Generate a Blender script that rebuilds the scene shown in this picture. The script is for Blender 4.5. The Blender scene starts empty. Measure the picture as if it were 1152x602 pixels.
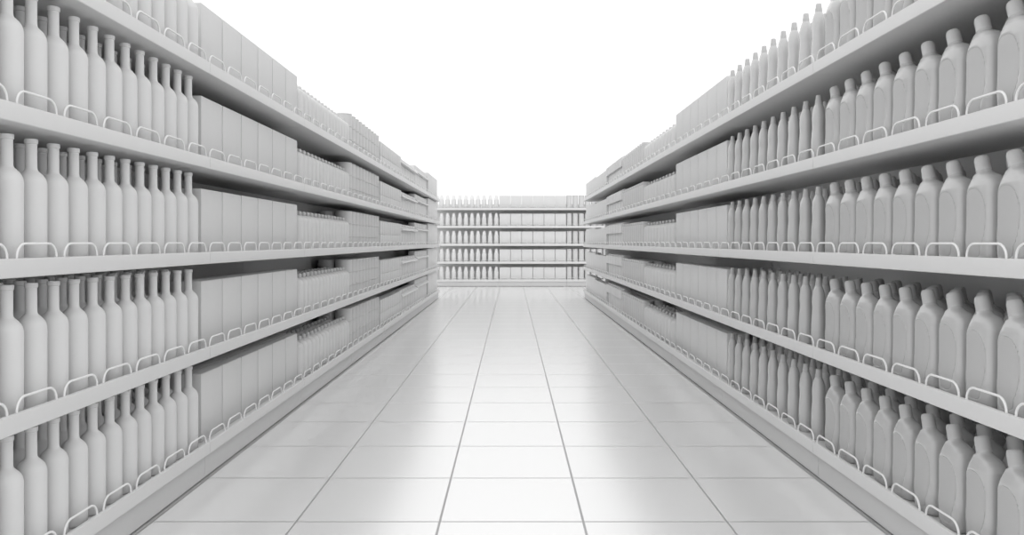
import bpy, bmesh, math, random
from mathutils import Vector, Matrix
PI = math.pi
scene = bpy.context.scene
COL = scene.collection
random.seed(4)

# ------------------------------------------------------------------ materials
def principled(name, base, rough, spec=0.5, ior=1.5, bump=0.0, scale=40.0, coat=0.0):
    m = bpy.data.materials.new(name); m.use_nodes = True
    nt = m.node_tree; b = nt.nodes['Principled BSDF']
    b.inputs['Roughness'].default_value = rough
    b.inputs['IOR'].default_value = ior
    b.inputs['Specular IOR Level'].default_value = spec
    b.inputs['Coat Weight'].default_value = coat
    # very faint unevenness of tone so nothing is perfectly flat
    tc = nt.nodes.new('ShaderNodeTexCoord')
    nz = nt.nodes.new('ShaderNodeTexNoise'); nz.inputs['Scale'].default_value = scale
    nt.links.new(tc.outputs['Object'], nz.inputs['Vector'])
    mr = nt.nodes.new('ShaderNodeMapRange')
    mr.inputs['To Min'].default_value = 0.985; mr.inputs['To Max'].default_value = 1.015
    nt.links.new(nz.outputs['Fac'], mr.inputs['Value'])
    mx = nt.nodes.new('ShaderNodeVectorMath'); mx.operation = 'SCALE'
    mx.inputs[0].default_value = (base, base, base)
    nt.links.new(mr.outputs['Result'], mx.inputs['Scale'])
    nt.links.new(mx.outputs['Vector'], b.inputs['Base Color'])
    if bump:
        bp = nt.nodes.new('ShaderNodeBump'); bp.inputs['Strength'].default_value = bump
        bp.inputs['Distance'].default_value = 0.002
        nt.links.new(nz.outputs['Fac'], bp.inputs['Height'])
        nt.links.new(bp.outputs['Normal'], b.inputs['Normal'])
    return m

M_SHELF = principled('shelf_enamel', 0.70, 0.45, spec=0.3)
M_BACK  = principled('back_panel_enamel', 0.88, 0.6, spec=0.2)
M_KICK  = principled('kickplate_enamel', 0.62, 0.5, spec=0.2)
M_WIRE  = principled('wire_enamel', 0.86, 0.3, spec=0.5)
M_BOTTLE= principled('matte_bottle', 0.74, 0.55, spec=0.2)
M_CARD  = principled('plain_card', 0.72, 0.7, spec=0.15)
M_JUG   = principled('satin_plastic', 0.54, 0.22, spec=0.6, coat=0.6)
M_LABEL = principled('label_plastic', 0.51, 0.45, spec=0.3)
M_CAP   = principled('cap_plastic', 0.56, 0.35, spec=0.4)
M_SLIM  = principled('slim_plastic', 0.61, 0.25, spec=0.5, coat=0.6)
M_LIGHTCAP = principled('pale_cap_plastic', 0.82, 0.35, spec=0.4)
M_TIN   = principled('tin', 0.66, 0.45, spec=0.3)

TILE = 0.5133
FLOOR_BASE = FLOOR_ROUGH = FLOOR_IOR = 0
def floor_material():
    m = bpy.data.materials.new('glossy_floor_tiles'); m.use_nodes = True
    nt = m.node_tree; N = nt.nodes; L = nt.links; b = N['Principled BSDF']
    tc = N.new('ShaderNodeTexCoord'); sp = N.new('ShaderNodeSeparateXYZ')
    L.new(tc.outputs['Object'], sp.inputs[0])
    def mth(op, a, bv=None, c=None):
        n = N.new('ShaderNodeMath'); n.operation = op
        for i, v in enumerate((a, bv, c)):
            if v is None: continue
            if isinstance(v, (int, float)): n.inputs[i].default_value = v
            else: L.new(v, n.inputs[i])
        return n.outputs[0]
    def edge(sock, off):
        t = mth('DIVIDE', mth('ADD', sock, off), TILE)
        f = mth('FRACT', t)
        d = mth('MINIMUM', f, mth('SUBTRACT', 1.0, f))
        return mth('MULTIPLY', d, TILE)           # metres to nearest joint
    ex = edge(sp.outputs['X'], TILE / 2 + 20 * TILE)
    ey = edge(sp.outputs['Y'], -2.781 + 20 * TILE)
    d = mth('MINIMUM', ex, ey)
    mr = N.new('ShaderNodeMapRange'); mr.interpolation_type = 'SMOOTHSTEP'
    mr.inputs['From Min'].default_value = 0.0030; mr.inputs['From Max'].default_value = 0.0050
    L.new(d, mr.inputs['Value'])
    mask = mr.outputs['Result']                    # 0 in joint, 1 on tile
    col = N.new('ShaderNodeMix'); col.data_type = 'RGBA'
    col.inputs['A'].default_value = (0.42, 0.42, 0.42, 1); col.inputs['B'].default_value = (FLOOR_BASE,) * 3 + (1,)
    L.new(mask, col.inputs['Factor']); L.new(col.outputs['Result'], b.inputs['Base Color'])
    rr = N.new('ShaderNodeMapRange'); rr.inputs['To Min'].default_value = 0.35; rr.inputs['To Max'].default_value = FLOOR_ROUGH
    L.new(mask, rr.inputs['Value']); L.new(rr.outputs['Result'], b.inputs['Roughness'])
    bp = N.new('ShaderNodeBump'); bp.inputs['Strength'].default_value = 0.35; bp.inputs['Distance'].default_value = 0.002
    L.new(mask, bp.inputs['Height']); L.new(bp.outputs['Normal'], b.inputs['Normal'])
    b.inputs["IOR"].default_value = FLOOR_IOR; 
    me_ = N.new('ShaderNodeMapRange'); me_.inputs['To Min'].default_value = 0.30; me_.inputs['To Max'].default_value = 0.40
    L.new(mask, me_.inputs['Value']); L.new(me_.outputs['Result'], b.inputs['Metallic'])
    sp_ = N.new('ShaderNodeMapRange'); sp_.inputs['To Min'].default_value = 0.3; sp_.inputs['To Max'].default_value = 0.5
    L.new(mask, sp_.inputs['Value']); L.new(sp_.outputs['Result'], b.inputs['Specular IOR Level'])
    return m
FLOOR_BASE, FLOOR_ROUGH, FLOOR_IOR = 0.97, 0.22, 1.45

# ------------------------------------------------------------------ mesh helpers
def finish(bm, name, mat, smooth=True, angle=0.7):
    bmesh.ops.recalc_face_normals(bm, faces=bm.faces[:])
    me = bpy.data.meshes.new(name); bm.to_mesh(me); bm.free()
    me.materials.append(mat)
    if smooth:
        me.polygons.foreach_set('use_smooth', [True] * len(me.polygons))
        me.set_sharp_from_angle(angle=angle)
    return me

def link(name, me, parent=None, loc=(0, 0, 0)):
    o = bpy.data.objects.new(name, me); COL.objects.link(o)
    o.location = loc
    if parent: o.parent = parent
    return o

def lathe(bm, prof, n=28, cx=0, cy=0, sx=1, sy=1, mat=None):
    """prof: list of (r, z). closed at both ends when r is 0."""
    rings = []
    for r, z in prof:
        if r <= 1e-6:
            v = bm.verts.new((cx, cy, z)); rings.append([v])
        else:
            rings.append([bm.verts.new((cx + r * sx * math.cos(2*PI*i/n), cy + r * sy * math.sin(2*PI*i/n), z)) for i in range(n)])
    for a, b in zip(rings, rings[1:]):
        for i in range(n):
            j = (i + 1) % n
            if len(a) == 1 and len(b) > 1: bm.faces.new((a[0], b[i], b[j]))
            elif len(b) == 1 and len(a) > 1: bm.faces.new((a[i], b[0], a[j]))
            elif len(a) > 1: bm.faces.new((a[i], a[j], b[j], b[i]))
    if mat is not None:
        bmesh.ops.transform(bm, matrix=mat, verts=[v for r in rings for v in r])

def box(bm, x0, x1, y0, y1, z0, z1, bev=0.0, seg=2):
    r = bmesh.ops.create_cube(bm, size=1.0)
    vs = r['verts']
    for v in vs:
        v.co = Vector((x0 + (v.co.x + .5) * (x1 - x0), y0 + (v.co.y + .5) * (y1 - y0), z0 + (v.co.z + .5) * (z1 - z0)))
    if bev:
        es = list({e for v in vs for e in v.link_edges})
        bmesh.ops.bevel(bm, geom=es, offset=bev, segments=seg, affect='EDGES', profile=0.5)

def extrude_profile(bm, prof, x0, x1):
    """prof: (y, z) polygon swept along x."""
    a = [bm.verts.new((x0, y, z)) for y, z in prof]
    b = [bm.verts.new((x1, y, z)) for y, z in prof]
    n = len(prof)
    for i in range(n):
        j = (i + 1) % n
        bm.faces.new((a[i], a[j], b[j], b[i]))
    bm.faces.new(a); bm.faces.new(list(reversed(b)))

def tube(bm, pts, r, n=8):
    pts = [Vector(p) for p in pts]; rings = []
    for k, p in enumerate(pts):
        t = (pts[min(k+1, len(pts)-1)] - pts[max(k-1, 0)]).normalized()
        s = Vector((0, 1, 0)); u = t.cross(s).normalized(); s = u.cross(t).normalized()
        rings.append([bm.verts.new(p + r * (math.cos(2*PI*i/n) * s + math.sin(2*PI*i/n) * u)) for i in range(n)])
    for a, b in zip(rings, rings[1:]):
        for i in range(n):
            j = (i + 1) % n
            bm.faces.new((a[i], a[j], b[j], b[i]))
    bm.faces.new(rings[0]); bm.faces.new(list(reversed(rings[-1])))

def interp(keys, z):
    if z <= keys[0][0]: return keys[0][1:]
    for a, b in zip(keys, keys[1:]):
        if z <= b[0]:
            t = (z - a[0]) / (b[0] - a[0]); t = t * t * (3 - 2 * t) * 0.5 + t * 0.5
            return tuple(p + (q - p) * t for p, q in zip(a[1:], b[1:]))
    return keys[-1][1:]

# ------------------------------------------------------------------ tagging and copying
ORD = ['zeroth', 'first', 'second', 'third', 'fourth', 'fifth', 'sixth', 'seventh', 'eighth', 'ninth', 'tenth',
       'eleventh', 'twelfth', 'thirteenth', 'fourteenth', 'fifteenth']
SHELF = ['bottom', 'second-lowest', 'middle', 'second-highest', 'top']
def tag(o, label, cat, group=None):
    o['label'] = label; o['category'] = cat
    if group: o['group'] = group
def dup(o, parent=None):
    c = o.copy(); COL.objects.link(c); c.parent = parent
    for ch in KIDS.get(o.name, ()):
        k = ch.copy(); COL.objects.link(k); k.parent = c
        for g in KIDS.get(ch.name, ()):
            q = g.copy(); COL.objects.link(q); q.parent = k
    return c
KIDS = {}
class Kind:
    """A kind of goods: one prototype thing with its parts, then copies."""
    def __init__(self, name, parts, cat, grow=0.020):
        self.name, self.parts, self.cat, self.proto = name, parts, cat, None
        if grow:
            for _, me in parts:
                for v in me.vertices:
                    if v.co.z > 0.03: v.co.z += grow
    def place(self, loc, rz, label, group):
        if self.proto is None:
            if len(self.parts) == 1:
                o = link(self.name, self.parts[0][1]); KIDS[o.name] = []
            else:
                o = link(self.name, None)
                KIDS[o.name] = [link(n, me, o) for n, me in self.parts]
                for (n, me), k in zip(self.parts, KIDS[o.name]):
                    if n in PART_LABEL: k['label'] = PART_LABEL[n]
            self.proto = o
        else:
            o = dup(self.proto)
        o.location = loc; o.rotation_euler = (0, 0, rz)
        tag(o, label, self.cat, group)
        return o
PART_LABEL = {'label_panel': 'flat oval label panel, slightly darker than the jug'}

# ------------------------------------------------------------------ geometry of the shelving
UNIT = 1.5
LEV = [0.157 + 0.40 * k for k in range(5)]       # top of each shelf board
DEPTH = 0.385
RECESS = 0.022                                    # the shelf deck lies a little below its raised lip
PROD_Y = 0.050                                    # front line of the goods behind the lip

def board_mesh():
    bm = bmesh.new()
    prof = [(0.0, -0.048), (0.0, -0.005), (0.0015, -0.0015), (0.005, 0.0), (0.014, 0.0), (0.0155, -0.0015), (0.0155, -RECESS),
            (DEPTH - 0.006, -RECESS), (DEPTH - 0.006, -0.050), (0.002, -0.050)]
    extrude_profile(bm, prof, 0.0012, UNIT - 0.0012)
    return finish(bm, 'shelf_board', M_SHELF, angle=0.5)
def guard_mesh():
    bm = bmesh.new()
    W, H, R = 0.176, 0.038, 0.036
    pts = [(0.0, 0.010, -0.001)]
    for i in range(0, 9):
        a = PI - i * (PI / 2) / 8
        pts.append((R + R * math.cos(a), 0.010, H - R + R * math.sin(a)))
    for i in range(0, 9):
        a = PI / 2 - i * (PI / 2) / 8
        pts.append((W - R + R * math.cos(a), 0.010, H - R + R * math.sin(a)))
    pts.append((W, 0.010, -0.001))
    tube(bm, pts, 0.0034, 10)
    return finish(bm, 'wire_guard', M_WIRE)
def back_mesh():
    bm = bmesh.new()
    box(bm, 0.0010, UNIT - 0.0010, DEPTH - 0.006, DEPTH + 0.020, 0.0, 1.855, 0.0015, 1)
    return finish(bm, 'back_panel', M_BACK)
def kick_mesh():
    bm = bmesh.new()
    box(bm, 0.0012, UNIT - 0.0012, 0.022, 0.036, 0.008, 0.107, 0.001, 1)
    return finish(bm, 'kickplate', M_KICK)
def bracket_mesh():
    bm = bmesh.new()
    box(bm, 0.02, 0.06, 0.045, DEPTH - 0.01, 0.0, 0.107, 0.002, 1)
    box(bm, UNIT - 0.06, UNIT - 0.02, 0.045, DEPTH - 0.01, 0.0, 0.107, 0.002, 1)
    return finish(bm, 'base_foot', M_KICK)
ME_BOARD, ME_GUARD, ME_BACK, ME_KICK, ME_FOOT = board_mesh(), guard_mesh(), back_mesh(), kick_mesh(), bracket_mesh()

UNIT_PROTO = None
def shelving_unit(origin, rz, label, group):
    global UNIT_PROTO
    if UNIT_PROTO is None:
        u = link('shelving_unit', None)
        kids = [link('back_panel', ME_BACK, u), link('kickplate', ME_KICK, u), link('base_foot', ME_FOOT, u)]
        for z in LEV:
            b = link('shelf_board', ME_BOARD, u, (0, 0, z))
            KIDS[b.name] = [link('wire_guard', ME_GUARD, b, (UNIT / 7 * (i + .5) - 0.088, 0, 0)) for i in range(7)]
            kids.append(b)
        KIDS[u.name] = kids
        UNIT_PROTO = u
    else:
        u = dup(UNIT_PROTO)
    u.location = origin; u.rotation_euler = (0, 0, rz)
    tag(u, label, 'shelving', group)
    return u

# ------------------------------------------------------------------ goods
# -- long-necked bottle
def wine_parts():
    bm = bmesh.new()
    prof = [(0, .003), (.026, .003), (.034, 0), (.0375, .003), (.0390, .009), (.0393, .10), (.0393, .196), (.0389, .206),
            (.0372, .215), (.0338, .2235), (.0285, .231), (.0225, .237), (.0180, .2412), (.0157, .246), (.0151, .253), (.0148, .316)]
    lathe(bm, prof + [(0, .315)], 36)
    body = finish(bm, 'bottle_body', M_BOTTLE, angle=1.0)
    bm = bmesh.new()
    lathe(bm, [(0, .3161), (.0150, .3161), (.0170, .3175), (.0172, .328), (.0162, .330), (.0112, .330), (.0105, .326), (0, .326)], 32)
    collar = finish(bm, 'neck_collar', M_BOTTLE, angle=0.8)
    return [('bottle_body', body), ('neck_collar', collar)]

# -- carton
def carton_mesh(w, d, h, name, mat=None):
    bm = bmesh.new()
    box(bm, -w/2, w/2, -d/2, d/2, 0, h - 0.0008, 0.0025, 2)
    return finish(bm, name, mat or M_CARD, angle=0.6)
def flap_mesh(w, d, h):
    bm = bmesh.new()
    box(bm, -w/2 + .003, w/2 - .003, -d/2 + .003, -0.0012, h - .0010, h, 0)
    box(bm, -w/2 + .003, w/2 - .003, 0.0012, d/2 - .003, h - .0010, h, 0)
    return finish(bm, 'top_flap', M_CARD, smooth=False)
def carton_kind(w, d, h, name='carton', grow=0.020):
    return Kind(name, [('carton_body', carton_mesh(w, d, h, 'carton_body')), ('top_flap', flap_mesh(w, d, h))], 'carton', grow)

# -- detergent jug: loft of super-ellipses, asymmetric shoulder, slanted cap
#         z      left   right  depth
JUG = [(0.000, .050, .052, .030), (0.004, .0545, .056, .0345), (0.014, .0580, .0600, .0375), (0.05, .0610, .0625, .0385),
       (0.10, .0615, .0597, .0358), (0.135, .0610, .0597, .0358), (0.175, .0570, .0620, .0380), (0.190, .0520, .0640, .0385), (0.203, .0465, .0635, .0375),
       (0.217, .0400, .0590, .0340), (0.229, .0345, .0480, .0290), (0.238, .0312, .0330, .0245), (0.2455, .0288, .0135, .0200), (0.254, .0280, .0100, .0180)]
def jug_y(x, z):
    l, r, b = interp(JUG, z)
    cx = (r - l) / 2; a = (l + r) / 2
    q = 1 - abs((x - cx) / a) ** 3.0
    return -b * max(q, 0) ** (1 / 3.0)
def oval(x, z):                                    # <1 inside the label oval
    return (abs((x + .003) / (.0465 + .02 * min(0, z - .108))) ** 3.0 + abs((z - .107) / .088) ** 3.0)
def jug_parts():
    n, p = 72, 3.0
    zs = [0, .002, .004, .008, .014] + [.014 + (.246 - .014) * i / 62 for i in range(1, 63)] + [.250, .254]
    bm = bmesh.new(); rings = []
    for z in zs:
        l, r, b = interp(JUG, z); cx = (r - l) / 2; a = (l + r) / 2
        if z > .236: pp = 2.0
        else: pp = p
        ring = []
        for i in range(n):
            t = 2 * PI * i / n; c, s = math.cos(t), math.sin(t)
            x = cx + a * math.copysign(abs(c) ** (2 / pp), c); y = b * math.copysign(abs(s) ** (2 / pp), s)
            o = oval(x, z)
            if o < 1.06 and abs(y) > .004:
                k = min(1.0, max(0.0, (1.06 - o) / .10)); y -= math.copysign(.0034 * k, y)
            ring.append(bm.verts.new((x, y, z)))
        rings.append(ring)
    for a, b in zip(rings, rings[1:]):
        for i in range(n):
            j = (i + 1) % n; bm.faces.new((a[i], a[j], b[j], b[i]))
    bm.faces.new(list(reversed(rings[0]))); bm.faces.new(rings[-1])
    body = finish(bm, 'jug_body', M_JUG, angle=1.1)
    # label panel
    bm = bmesh.new(); nr, na = 8, 48
    def P(rr, t):
        c, s = math.cos(t), math.sin(t)
        z = .107 + .0862 * rr * math.copysign(abs(s) ** (2/3.0), s); x = -.003 + (.0453 + .02 * min(0, z - .108)) * rr * math.copysign(abs(c) ** (2/3.0), c)
        return x, z
    grid = []
    for k in range(1, nr + 1):
        ring = []
        for i in range(na):
            x, z = P(k / nr, 2 * PI * i / na)
            ring.append(bm.verts.new((x, jug_y(x, z) + .0018, z)))
        grid.append(ring)
    cv = bm.verts.new((0, jug_y(0, .108) + .0018, .108))
    for i in range(na):
        bm.faces.new((cv, grid[0][i], grid[0][(i + 1) % na]))
    for a, b in zip(grid, grid[1:]):
        for i in range(na):
            j = (i + 1) % na; bm.faces.new((a[i], b[i], b[j], a[j]))
    rim = []
    for i in range(na):
        x, z = P(1.015, 2 * PI * i / na); rim.append(bm.verts.new((x, jug_y(x, z) + .0042, z)))
    for i in range(na):
        j = (i + 1) % na; bm.faces.new((grid[-1][i], rim[i], rim[j], grid[-1][j]))
    label = finish(bm, 'label_panel', M_LABEL, angle=0.8)
    # cap: twelve-sided skirt with a chamfered crown, tilted
    bm = bmesh.new()
    tilt = Matrix.Translation((-.0085, 0, .2445)) @ Matrix.Rotation(math.radians(-19), 4, 'Y')
    lathe(bm, [(0, 0), (.0208, 0), (.0212, .002), (.0211, .006), (.0208, .007), (.0204, .036), (.0178, .0435), (.0168, .0445), (0, .0445)], 14, mat=tilt)
    cap = finish(bm, 'cap', M_CAP, angle=0.45)
    return [('jug_body', body), ('label_panel', label), ('cap', cap)]

# -- slim squeeze bottle
def slim_parts():
    bm = bmesh.new()
    lathe(bm, [(0, .002), (.022, .002), (.0255, 0), (.0290, .004), (.0300, .012), (.0312, .045), (.0308, .080), (.0288, .115), (.0268, .140),
               (.0268, .160), (.0278, .180), (.0274, .200), (.0250, .220), (.0205, .236), (.0162, .247), (.0150, .249), (0, .249)], 32)
    body = finish(bm, 'bottle_body', M_SLIM, angle=1.0)
    bm = bmesh.new()
    lathe(bm, [(0, .2491), (.0148, .2491), (.0150, .251), (.0140, .266), (.0128, .267), (.0118, .284), (.0104, .2865), (0, .2865)], 24)
    cap = finish(bm, 'cap', M_CAP, angle=0.5)
    return [('bottle_body', body), ('cap', cap)]

# -- shampoo bottle: oval section, small dome cap
def shampoo_parts(a=.0445, b=.054, h=.200):
    bm = bmesh.new()
    lathe(bm, [(0, .001), (.90, .001), (.97, .005), (1.0, .014), (1.0, h - .030), (.98, h - .016), (.88, h - .004), (.66, h + .006), (.42, h + .012), (.36, h + .014), (0, h + .014)],
          32, sx=a, sy=b)
    body = finish(bm, 'bottle_body', M_BOTTLE, angle=1.0)
    bm = bmesh.new()
    lathe(bm, [(0, h + .0141), (.0150, h + .0141), (.0165, h + .017), (.0170, h + .030), (.0155, h + .037), (.0105, h + .042), (0, h + .044)], 24)
    cap = finish(bm, 'cap', M_SLIM, angle=0.7)
    return [('bottle_body', body), ('cap', cap)]

# -- tall bottle with pointed cap
def cone_parts():
    bm = bmesh.new()
    lathe(bm, [(0, .001), (.043, .001), (.0510, .004), (.0530, .012), (.0520, .09), (.0530, .170), (.0505, .183), (.0430, .190), (0, .190)], 28)
    body = finish(bm, 'bottle_body', M_BOTTLE, angle=0.8)
    bm = bmesh.new()
    lathe(bm, [(0, .1901), (.0400, .1901), (.0430, .193), (.0415, .215), (.0375, .240), (.0330, .262), (.0290, .280), (.0250, .286), (0, .288)], 28)
    cap = finish(bm, 'pointed_cap', M_LIGHTCAP, angle=0.8)
    return [('bottle_body', body), ('pointed_cap', cap)]

# -- tin can, ribbed rims
def can_parts(r=.070, h=.0985):
    bm = bmesh.new()
    lathe(bm, [(0, .002), (r - .006, .002), (r - .004, 0), (r, .0006), (r, .004), (r - .002, .006), (r - .002, h - .006), (r, h - .004)], 32)
    body = finish(bm, 'can_body', M_TIN, angle=0.5)
    bm = bmesh.new()
    lathe(bm, [(r, h - .0039), (r, h - .0006), (r - .003, h), (r - .006, h - .003), (0, h - .003)], 32)
    lid = finish(bm, 'can_lid', M_TIN, angle=0.5)
    return [('can_body', body), ('can_lid', lid)]

# -- tall canister with flat lid
def canister_parts(r=.060, h=.250):
    bm = bmesh.new()
    lathe(bm, [(0, 0), (r - .004, 0), (r - .001, .003), (r - .001, h - .030), (0, h - .030)], 32)
    body = finish(bm, 'canister_body', M_TIN, angle=0.5)
    bm = bmesh.new()
    lathe(bm, [(0, h - .0299), (r, h - .0299), (r, h - .004), (r - .004, h), (0, h)], 32)
    lid = finish(bm, 'canister_lid', M_SLIM, angle=0.5)
    return [('canister_body', body), ('canister_lid', lid)]

# -- tub with an overhanging lid; crown of given height above it
def tub_parts(w, d, zl0, zl1, h, over=.026, lidmat=None, slope=True):
    bm = bmesh.new()
    prof = [(0.0, 0.80), (zl0 * .5, 0.88), (zl0, 0.95)]
    def rect(hw, hd, z, rad=.018, n=5):
        vs = []
        for cx, cy, a0 in ((hw - rad, hd - rad, 0), (-hw + rad, hd - rad, PI/2), (-hw + rad, -hd + rad, PI), (hw - rad, -hd + rad, 1.5*PI)):
            for i in range(n + 1):
                t = a0 + i * PI / 2 / n
                vs.append(bm.verts.new((cx + rad * math.cos(t), cy + rad * math.sin(t), z)))
        return vs
    def loft(rs):
        for a, b in zip(rs, rs[1:]):
            m = len(a)
            for i in range(m):
                j = (i + 1) % m; bm.faces.new((a[i], a[j], b[j], b[i]))
        bm.faces.new(list(reversed(rs[0]))); bm.faces.new(rs[-1])
    hw, hd = w / 2, d / 2
    loft([rect(hw - .012, hd - over - .006, 0), rect(hw - .008, hd - over - .002, .004), rect(hw - .005, hd - over, zl0)])
    body = finish(bm, 'tub_body', M_BOTTLE, angle=0.6)
    bm = bmesh.new()
    top = hd - over if slope else hd - .008
    loft([rect(hw - .001, hd - .002, zl0 + .0002), rect(hw, hd, zl0 + .003), rect(hw, hd, (zl0 * .6 + zl1 * .4) if slope else zl1 - .010), rect(hw - .003, top, zl1)])
    lid = finish(bm, 'tub_lid', lidmat or M_LIGHTCAP, angle=0.6)
    bm = bmesh.new()
    loft([rect(hw - .006, hd - over, zl1 + .0002), rect(hw - .006, hd - over, h - .006), rect(hw - .010, hd - over - .006, h)])
    crown = finish(bm, 'tub_crown', M_BOTTLE, angle=0.6)
    return [('tub_body', body), ('tub_lid', lid), ('tub_crown', crown)]

WINE = Kind('long_necked_bottle', wine_parts(), 'bottle')
JUGK = Kind('detergent_jug', jug_parts(), 'jug')
SLIM = Kind('slim_bottle', slim_parts(), 'bottle')
SHAM = Kind('shampoo_bottle', shampoo_parts(), 'bottle')
SQUAT = Kind('lotion_bottle', shampoo_parts(.058, .055, .192), 'bottle')
CONE = Kind('pointed_cap_bottle', cone_parts(), 'bottle')
CAN = Kind('can', can_parts(h=.1052), 'can', 0)
CANIS = Kind('canister', canister_parts(), 'canister')
CARTON = carton_kind(.2420, .064, .274)
CANT = Kind('tall_canister', canister_parts(.0615, .283), 'canister')
HALF = carton_kind(.120, .10, .1378, 'small_carton', 0)
LOW = carton_kind(.2465, .10, .244, 'low_carton')
TALL = carton_kind(.2465, .10, .338, 'tall_carton')
DEEP = carton_kind(.2465, .10, .268, 'deep_carton')
TUB_A = Kind('tub', tub_parts(.2475, .190, .182, .226, .256, .046), 'tub')
TUB_B = Kind('tall_tub', tub_parts(.2475, .180, .206, .244, .312, .040), 'tub')
TUB_C = Kind('drum_tub', tub_parts(.245, .15, .150, .262, .279, .030, M_CARD, False), 'tub')

# fill(wall, unit index, kind, count, pitch, rows, first row centre depth, row pitch, layers, layer height, label words)
class Wall:
    """frame: where local (u along the shelf, v into the shelf) lands in the world."""
    def __init__(self, origin, rz):
        self.o, self.rz = Vector(origin), rz
        self.m = Matrix.Translation(self.o) @ Matrix.Rotation(rz, 4, 'Z')
    def at(self, u, v, z): return self.m @ Vector((u, v, z))

ROWW = ['front row', 'second row', 'third row', 'fourth row']
def fill(wall, u0, kind, n, pitch, rows, v0, dv, what, anchor, group, flip=False, layers=1, lh=0, off=0.0, spin=0.0, where=''):
    """columns are counted away from the anchor neighbour: from u0 upward, or downward when flip."""
    for s in range(5):
        for r in range(rows):
            for i in range(n):
                u = u0 + UNIT / 2 + (i - (n - 1) / 2) * pitch + off
                c = (n - i) if flip else (i + 1)
                for l in range(layers):
                    lay = ''
                    if layers > 1:
                        lay = (['bottom', 'middle', 'top'] if layers == 3 else ['lower', 'upper'])[l] + ' of its stack, '
                    lab = '%s, %s%s from %s, %s, %s shelf' % (what, lay, ORD[c], anchor, ROWW[r], SHELF[s])
                    kind.place(wall.at(u, v0 + r * dv, LEV[s] - RECESS + 0.0004 + l * lh), wall.rz + spin, lab, group)

LIPX = 1.27
B0 = 3.28                                          # a joint between two units
# left wall: local u = world +y ; v = world -x
LW = Wall((-LIPX, 0, 0), PI / 2)
# right wall: local u = world -y ; v = world +x
RW = Wall((LIPX, 0, 0), -PI / 2)
FARY = 17.38
FW = Wall((0, FARY, 0), 0.0)

names_l = ['long-necked bottles', 'wide cartons', 'small shampoo bottles', 'stacked cans', 'small stacked cartons', 'lidded tubs', 'tall lidded tubs', 'tall cartons']
names_r = ['detergent jugs', 'slim bottles', 'wide cartons', 'rounded lotion bottles', 'flat-lidded canisters', 'drum tubs', 'low cartons', 'deep cartons']
for k in range(8):
    y0 = B0 + UNIT * (k - 1)
    shelving_unit((-LIPX, y0, 0), PI / 2, 'pale grey five-shelf unit holding %s, left side of the aisle' % names_l[k], 'shelving units along the left side')
    shelving_unit((LIPX, y0 + UNIT, 0), -PI / 2, 'pale grey five-shelf unit holding %s, right side of the aisle' % names_r[k], 'shelving units along the right side')
for k, nm in enumerate(['pointed-cap bottles', 'wide cartons', 'tall canisters']):
    shelving_unit((-1.774 + UNIT * k, FARY, 0), 0, 'pale grey five-shelf unit holding %s, closing the far end' % nm, 'shelving units across the far end')

P = PROD_Y
def LU(k): return B0 + UNIT * (k - 1)
def RU(k): return -(B0 + UNIT * k)
# left side; goods stand a little further along than the joints between the units
fill(LW, LU(0), WINE, 14, .1053, 3, .068, .098, 'long-necked bottle', 'the wide cartons', 'long-necked bottles', flip=True, off=.007)
fill(LW, LU(1), CARTON, 6, .2515, 2, .097, .070, 'wide plain carton', 'the long-necked bottles', 'wide cartons beside the long-necked bottles', off=.070)
fill(LW, LU(2), SHAM, 15, .0985, 2, .097, .122, 'small dome-capped shampoo bottle', 'the wide cartons', 'small shampoo bottles', off=.068)
fill(LW, LU(3), CAN, 10, .1455, 2, .118, .143, 'squat can', 'the shampoo bottles', 'stacked cans', layers=3, lh=.1059, off=.055)
fill(LW, LU(4), HALF, 11, .1345, 1, .10, .104, 'small carton', 'the stacked cans', 'small stacked cartons', layers=2, lh=.1386, off=.045)
fill(LW, LU(5), TUB_A, 6, .248, 1, .122, .16, 'broad tub with projecting pale lid', 'the small stacked cartons', 'lidded tubs', off=.035)
fill(LW, LU(6), TUB_B, 6, .248, 1, .122, .16, 'tall tub with projecting pale lid', 'the broad tubs', 'tall lidded tubs', off=.03)
fill(LW, LU(7), TALL, 6, .248, 3, .10, .104, 'tall carton near the far end', 'the tall tubs', 'tall cartons', off=.025)
# right side (local u runs towards the camera)
fill(RW, RU(0), JUGK, 10, .1449, 3, .077, .092, 'detergent jug with slanted cap', 'the slim bottles', 'detergent jugs', off=-.042)
fill(RW, RU(1), SLIM, 10, .1474, 3, .076, .090, 'slim waisted bottle', 'the detergent jugs', 'slim waisted bottles', flip=True, off=-.046)
fill(RW, RU(2), CARTON, 6, .2500, 2, .097, .070, 'wide plain carton', 'the slim bottles', 'wide cartons beside the slim bottles', flip=True, off=-.045)
fill(RW, RU(3), SQUAT, 10, .1467, 2, .104, .120, 'rounded lotion bottle', 'the wide cartons', 'rounded lotion bottles', flip=True, off=-.05)
fill(RW, RU(4), CANIS, 11, .1355, 2, .108, .124, 'flat-lidded canister', 'the lotion bottles', 'flat-lidded canisters', flip=True, off=-.045)
fill(RW, RU(5), TUB_C, 6, .248, 1, .118, .16, 'bulky tub with deep lid', 'the canisters', 'bulky tubs', flip=True, off=-.04)
fill(RW, RU(6), LOW, 6, .249, 1, .10, .104, 'low carton', 'the bulky tubs', 'low cartons', flip=True, off=-.03)
fill(RW, RU(7), DEEP, 6, .248, 1, .10, .104, 'pale carton near the far end', 'the low cartons', 'deep cartons', flip=True, off=-.025)
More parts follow.
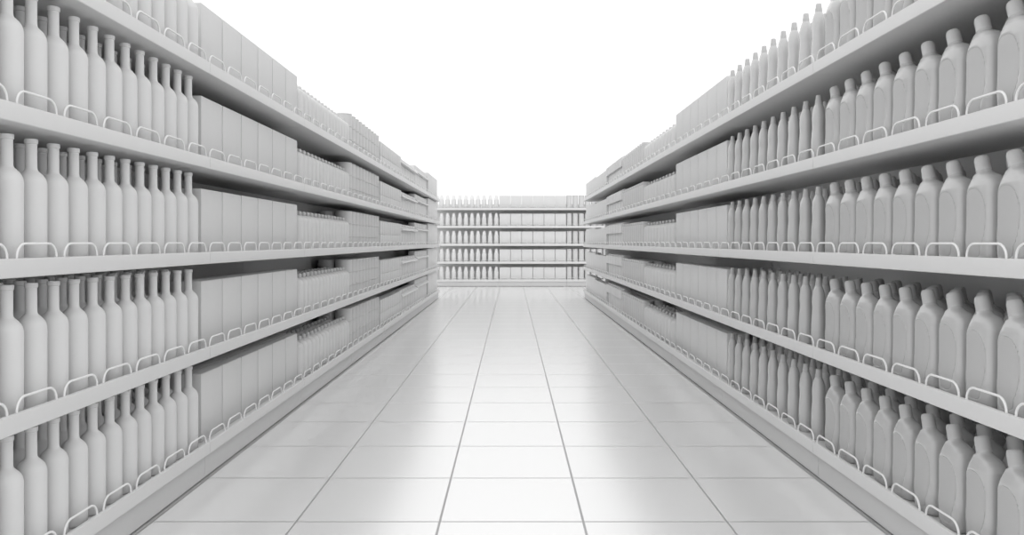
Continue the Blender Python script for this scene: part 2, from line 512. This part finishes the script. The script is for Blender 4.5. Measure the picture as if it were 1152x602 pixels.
# far end
fill(FW, -1.774, CONE, 11, .1364, 1, .100, .104, 'pointed-cap bottle at the aisle end', 'the wide cartons', 'pointed-cap bottles', flip=True)
fill(FW, -0.274, CARTON, 6, .2500, 1, .097, .070, 'wide carton facing the aisle', 'the pointed-cap bottles', 'wide cartons across the far end')
fill(FW, 1.226, CANT, 11, .1364, 1, .108, .10, 'tall canister at the aisle end', 'the wide cartons', 'tall canisters across the far end')

# ------------------------------------------------------------------ floor
bm = bmesh.new()
vs = [bm.verts.new(c) for c in ((-9, -6, 0), (9, -6, 0), (9, 26, 0), (-9, 26, 0))]
bm.faces.new(vs)
r = bmesh.ops.extrude_face_region(bm, geom=bm.faces[:])
bmesh.ops.translate(bm, vec=(0, 0, -0.05), verts=[v for v in r['geom'] if isinstance(v, bmesh.types.BMVert)])
fl = link('floor', finish(bm, 'floor', floor_material(), smooth=False)); fl['kind'] = 'structure'

# ------------------------------------------------------------------ light: plain white overcast sky all round
w = bpy.data.worlds.new('world'); scene.world = w; w.use_nodes = True
bg = w.node_tree.nodes['Background']
bg.inputs['Color'].default_value = (1, 1, 1, 1); bg.inputs['Strength'].default_value = 1.0
sun = bpy.data.lights.new('sun', 'SUN'); sun.energy = 0.22; sun.angle = math.radians(14)
so = bpy.data.objects.new('sun', sun); COL.objects.link(so)
so.rotation_euler = (math.radians(90 - 24), 0, math.radians(0)); so.location = (0, -3, 4)
scene.cycles.diffuse_bounces = 2
scene.cycles.glossy_bounces = 3
scene.cycles.max_bounces = 10

# ------------------------------------------------------------------ camera: level, shifted lens
cam = bpy.data.cameras.new('camera'); co = bpy.data.objects.new('camera', cam); COL.objects.link(co)
F = 876.0
cam.sensor_fit = 'HORIZONTAL'; cam.sensor_width = 36.0; cam.lens = 36.0 * F / 1152
cam.shift_x = (576 - 575.5) / 1152
cam.shift_y = -(301 - 272) / 1152
cam.clip_start = 0.05; cam.clip_end = 200
co.location = (0, 0, 1.0); co.rotation_euler = (PI / 2, 0, 0)
scene.camera = co
vs_ = scene.view_settings
vs_.view_transform = 'Standard'; vs_.look = 'None'; vs_.gamma = 1.0; vs_.use_curve_mapping = False; vs_.exposure = 0.18
